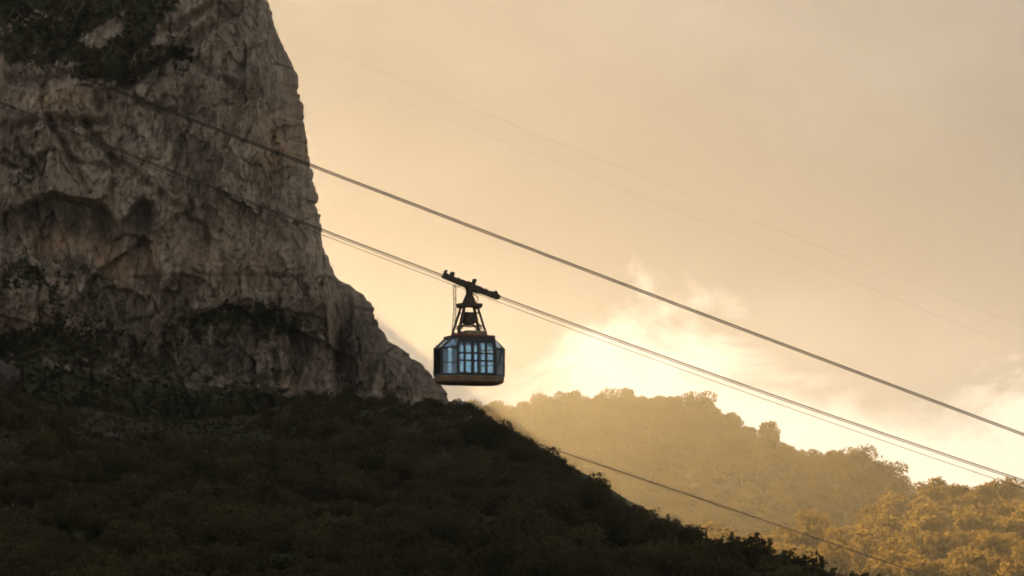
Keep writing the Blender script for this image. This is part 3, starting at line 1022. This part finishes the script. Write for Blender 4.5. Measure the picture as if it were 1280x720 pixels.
class MB_:
    """collects boxes, bars and prisms, then links them as one mesh"""
    def __init__(self):
        self.bm = bmesh.new()

    def box(self, c, size, rot=None):
        m = Matrix.Translation(Vector(c)) @ (rot.to_4x4() if rot else Matrix.Identity(4)) @ Matrix.Diagonal((*size, 1))
        bmesh.ops.create_cube(self.bm, size=1.0, matrix=m)
        return self

    def bar(self, a, b, w, h=None):
        a, b = Vector(a), Vector(b)
        d = b - a
        rot = d.to_track_quat('X', 'Z').to_matrix()
        return self.box((a + b) / 2, (d.length, w, h or w), rot)

    def rod(self, a, b, r, r2=None, seg=10):
        a, b = Vector(a), Vector(b)
        d = b - a
        m = Matrix.Translation((a + b) / 2) @ d.to_track_quat('Z', 'Y').to_matrix().to_4x4()
        bmesh.ops.create_cone(self.bm, cap_ends=True, segments=seg, radius1=r, radius2=r if r2 is None else r2, depth=d.length, matrix=m)
        return self

    def rings(self, rings, cap=True):
        rows = [[self.bm.verts.new(p) for p in r] for r in rings]
        for a, b in zip(rows, rows[1:]):
            for i in range(len(a)):
                j = (i + 1) % len(a)
                self.bm.faces.new((a[i], a[j], b[j], b[i]))
        if cap:
            self.bm.faces.new(rows[0][::-1])
            self.bm.faces.new(rows[-1])
        return self

    def poly(self, pts, thick, nrm):
        nrm = Vector(nrm).normalized() * thick / 2
        a = [self.bm.verts.new(Vector(p) - nrm) for p in pts]
        b = [self.bm.verts.new(Vector(p) + nrm) for p in pts]
        self.bm.faces.new(a[::-1])
        self.bm.faces.new(b)
        for i in range(len(a)):
            j = (i + 1) % len(a)
            self.bm.faces.new((a[i], a[j], b[j], b[i]))
        return self

    def build(self, name, mat, parent, bevel=0.0):
        bmesh.ops.recalc_face_normals(self.bm, faces=self.bm.faces[:])
        if bevel:
            bmesh.ops.bevel(self.bm, geom=self.bm.edges[:], offset=bevel, segments=2, affect='EDGES', profile=0.6)
        me = bpy.data.meshes.new(name)
        self.bm.to_mesh(me)
        self.bm.free()
        me.materials.append(mat)
        return link(name, me, parent)


def octagon(z, a, s, b, e):
    return [Vector(p + (z,)) for p in ((-s, -b), (s, -b), (a, -e), (a, e), (s, b), (-s, b), (-a, e), (-a, -e))]


Z_SK, Z_SH, Z_RF = 0.37, 1.69, 2.19
sk = MB_().rings([octagon(0.0, 1.50, 0.93, 0.90, 0.44), octagon(0.10, 1.60, 0.975, 0.99, 0.5), octagon(0.32, 1.61, 0.975, 1.0, 0.5), octagon(Z_SK, 1.58, 0.96, 0.98, 0.49)])
skirt = sk.build("skirt", M['skirt'], car)
MB_().rings([octagon(0.29, 1.63, 0.985, 1.02, 0.51), octagon(0.345, 1.63, 0.985, 1.02, 0.51)]).build("rub_rail", M['cap'], skirt)
MB_().rings([octagon(-0.04, 1.40, 0.88, 0.80, 0.4), octagon(-0.002, 1.46, 0.92, 0.86, 0.42)]).build("underframe", M['steel'], car)

lo, sh, tp = octagon(Z_SK, 1.60, 0.975, 1.0, 0.5), octagon(Z_SH, 1.60, 0.975, 0.965, 0.5), octagon(Z_RF, 1.04, 0.90, 0.95, 0.48)
# corner posts
for i in range(8):
    m_ = MB_()
    m_.bar(lo[i], sh[i], 0.085).bar(sh[i], tp[i], 0.085)
    m_.build("corner_post", M['frame'], car)
# rails round shoulder (ends only) and roof edge
for i in range(8):
    j = (i + 1) % 8
    MB_().bar(tp[i], tp[j], 0.10, 0.14).build("roof_rail", M['frame'], car)
    MB_().bar(lo[i] + Vector((0, 0, .03)), lo[j] + Vector((0, 0, .03)), 0.07, 0.10).build("sill_rail", M['frame'], car)
    if i not in (0, 4):
        MB_().bar(sh[i], sh[j], 0.07).build("shoulder_rail", M['frame'], car)


def b_at(z):
    return 1.0 + (z - Z_SK) * (0.95 - 1.0) / (Z_RF - Z_SK)


def side(sign, cols, rows):
    """window wall: a frame with openings and a pane in each"""
    m = MB_()
    zt0, zb0 = Z_RF - 0.05, Z_SK + 0.02
    edges_x = sorted([c - w / 2 for c, w in cols] + [c + w / 2 for c, w in cols])
    xs_ = [-0.95] + edges_x + [0.95]
    def slab(x0, x1, z0, z1):
        y0_, y1_ = sign * b_at(z0), sign * b_at(z1)
        m.poly([(x0, y0_, z0), (x1, y0_, z0), (x1, y1_, z1), (x0, y1_, z1)], 0.05, (0, sign, 0.03))
    for k in range(0, len(xs_), 2):
        slab(xs_[k], xs_[k + 1], zb0, zt0)
    zs = [zb0] + sorted([r[0] for r in rows] + [r[1] for r in rows]) + [zt0]
    for c, w in cols:
        for k in range(0, len(zs), 2):
            slab(c - w / 2 + .001, c + w / 2 - .001, zs[k], zs[k + 1])
    wall = m.build("window_wall", M['frame'], car)
    for c, w in cols:
        for z0, z1 in rows:
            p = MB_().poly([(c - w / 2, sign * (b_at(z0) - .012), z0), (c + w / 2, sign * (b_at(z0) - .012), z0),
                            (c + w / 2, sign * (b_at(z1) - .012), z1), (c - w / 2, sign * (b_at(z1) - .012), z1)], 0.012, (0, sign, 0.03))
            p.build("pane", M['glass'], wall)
    return wall


side(-1, [(-0.80, 0.24), (-0.43, 0.28), (-0.05, 0.16), (0.29, 0.28), (0.70, 0.30)], [(0.50, 1.02), (1.10, 1.38), (1.46, 1.92)])
side(1, [(-0.62, 0.20), (0.20, 0.56), (0.72, 0.38)], [(0.50, 1.95)])
# glazed ends: lower panes and the panes of the sloping shoulder
for i in (1, 2, 3, 5, 6, 7):
    j = (i + 1) % 8
    for (A, B, shrink) in ((lo, sh, 0.12), (sh, tp, 0.12)):
        q = [A[i].copy(), A[j].copy(), B[j].copy(), B[i].copy()]
        c = sum(q, Vector()) / 4
        q = [c + (v - c) * (1 - shrink * 0.8) for v in q]
        nrm = (q[1] - q[0]).cross(q[3] - q[0])
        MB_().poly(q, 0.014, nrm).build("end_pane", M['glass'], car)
for i in (1, 7, 3, 5):                       # grab rail across the end windows
    j = (i + 1) % 8
    a_, b_ = lo[i].lerp(sh[i], .45), lo[j].lerp(sh[j], .45)
    MB_().bar(a_ * 1.0, b_ * 1.0, 0.05).build("end_bar", M['frame'], car)
# roof
rf = MB_().rings([octagon(Z_RF + .03, 1.10, 0.95, 1.0, 0.52), octagon(Z_RF + .09, 1.11, 0.96, 1.01, 0.52), octagon(2.33, 0.92, 0.80, 0.78, 0.42)]).build("roof", M['roof'], car)
MB_().box((0.22, 0, 2.44), (1.05, 0.9, 0.24)).build("roof_hatch", M['cap'], rf, 0.02)
MB_().box((-0.62, 0.1, 2.38), (0.35, 0.5, 0.09)).build("roof_box", M['roof'], rf, 0.02)

# hanger: four raking legs, drum, braces, platform and neck
hg = empty("hanger")
hg.parent = car
for sx_ in (-1, 1):
    for sy_ in (-1, 1):
        MB_().bar((sx_ * 0.74, sy_ * 0.42, 2.30), (sx_ * 0.34, sy_ * 0.24, 3.72), 0.11).build("leg", M['steel'], hg)
for sy_ in (-1, 1):
    m_ = MB_()
    prev = None
    for k in range(13):                       # arched brace between the legs
        a = math.pi * k / 12
        p = Vector((-0.50 * math.cos(a), sy_ * 0.34, 2.62 + 0.42 * math.sin(a) * 0.9))
        if prev is not None:
            m_.bar(prev, p, 0.05, 0.05)
        prev = p
    m_.bar((-0.56, sy_ * .36, 2.80), (0.56, sy_ * .36, 2.80), 0.05)
    m_.bar((-0.44, sy_ * .30, 3.42), (0.44, sy_ * .30, 3.42), 0.06)
    m_.build("brace", M['steel'], hg)
m_ = MB_().rod((0, -0.36, 3.12), (0, 0.36, 3.12), 0.27, seg=20).rod((0, -0.40, 3.12), (0, -0.36, 3.12), 0.10).bar((-0.3, 0, 3.36), (0.3, 0, 3.36), 0.3, 0.12)
m_.build("brake_drum", M['steel'], hg)
MB_().box((0, 0, 3.80), (1.10, 0.72, 0.17)).box((-0.42, 0, 3.70), (0.2, 0.6, 0.10)).box((0.44, 0, 3.70), (0.16, 0.6, 0.10)).build("platform", M['steel'], hg, 0.015)
m_ = MB_()
for sy_ in (-1, 1):
    m_.poly([(-0.32, sy_ * .14, 3.89), (0.32, sy_ * .14, 3.89), (0.10, sy_ * .14, 4.38), (0.17, sy_ * .14, 4.86), (-0.17, sy_ * .14, 4.86), (-0.10, sy_ * .14, 4.38)], 0.05, (0, 1, 0))
m_.box((0, 0, 4.30), (0.14, 0.24, 0.7)).rod((0, -0.22, 4.73), (0, 0.22, 4.73), 0.11, seg=16)
m_.build("neck", M['steel'], hg)
m_ = MB_().bar((0.14, 0, 4.42), (0.46, 0, 4.18), 0.04).bar((0.14, 0, 4.50), (0.48, 0, 4.36), 0.04).bar((0.46, 0, 4.18), (0.40, 0, 3.9), 0.03)
m_.build("brace", M['steel'], hg)
lad = MB_()
for sy_ in (-0.14, 0.14):
    lad.rod((-0.86, sy_, 2.30), (-0.74, sy_, 3.60), 0.024, seg=6).rod((-0.74, sy_, 3.60), (-0.76, sy_, 4.76), 0.024, seg=6)
ladder = lad.build("ladder", M['cap'], car)
for k in range(9):
    z = 2.5 + k * 0.27
    x = -0.86 + 0.12 * min(1, (z - 2.3) / 1.3)
    MB_().rod((x, -0.14, z), (x, 0.14, z), 0.016, seg=6).build("rung", M['cap'], ladder)
MB_().bar((-0.76, 0, 4.70), (-0.16, 0, 4.72), 0.025).build("stay", M['cap'], ladder)

# carriage: rocker beams with a row of wheels on the cable
SL = math.atan(0.366 * math.cos(YAW))
cg = empty("carriage", (0, 0, 4.73), (0, SL, 0))
cg.parent = car
beam = MB_()
for sy_ in (-0.13, 0.13):
    beam.poly([(-1.42, sy_, -0.10), (-1.42, sy_, 0.12), (-0.7, sy_, 0.13), (0, sy_, 0.17), (0.8, sy_, 0.13), (1.62, sy_, 0.12), (1.62, sy_, -0.10), (0.3, sy_, -0.13), (-0.3, sy_, -0.13)], 0.045, (0, 1, 0))
beam.box((-1.36, 0, 0.0), (0.10, 0.22, 0.1)).box((1.56, 0, 0), (0.10, 0.22, 0.1)).box((0, 0, 0.12), (0.36, 0.3, 0.14))
beam.build("beam", M['steel'], cg)
for k in range(10):
    x = -1.28 + k * 0.305
    wl = MB_().rod((x, -0.06, 0.075), (x, 0.06, 0.075), 0.115, seg=18).build("wheel", M['steel'], cg)
    MB_().rod((x, -0.17, 0.075), (x, 0.17, 0.075), 0.035, seg=10).build("axle", M['rubber'], wl)
for (x, h, w_) in ((-1.38, 0.16, 0.10), (-1.02, 0.15, 0.18), (0.16, 0.26, 0.14), (1.36, 0.05, 0.2)):
    MB_().box((x, 0, 0.12 + h / 2), (w_, 0.2, h)).rod((x, -0.12, 0.1 + h), (x, 0.12, 0.1 + h), w_ * .55).build("bracket", M['steel'], cg)

# ------------------------------------------------------------------ haze: the sunlit air of the valley
def box_mesh(name, lo, hi, mat):
    v = [(x, y, z) for x in (lo[0], hi[0]) for y in (lo[1], hi[1]) for z in (lo[2], hi[2])]
    f = [(0, 1, 3, 2), (4, 6, 7, 5), (0, 4, 5, 1), (2, 3, 7, 6), (0, 2, 6, 4), (1, 5, 7, 3)]
    return mesh_np(name, v, f, mat, False)


hm = bpy.data.materials.new("haze")
hm.use_nodes = True
ht = hm.node_tree
ht.nodes.clear()
pv = ht.nodes.new('ShaderNodeVolumePrincipled')
pv.inputs['Color'].default_value = (0.97, 0.95, 0.92, 1)
pv.inputs['Density'].default_value = HAZE_DENSITY
pv.inputs['Anisotropy'].default_value = HAZE_ANISO
pv.inputs['Density Attribute'].default_value = ""
ho = ht.nodes.new('ShaderNodeOutputMaterial')
ht.links.new(pv.outputs[0], ho.inputs['Volume'])
hm.cycles.homogeneous_volume = True
hz_o = link("haze", box_mesh("haze", (-1850, -650, -4.5), (1850, 2800, float(sz.max()) + 12), hm))
tag(hz_o, "warm hazy air filling the valley", None, None, "stuff")
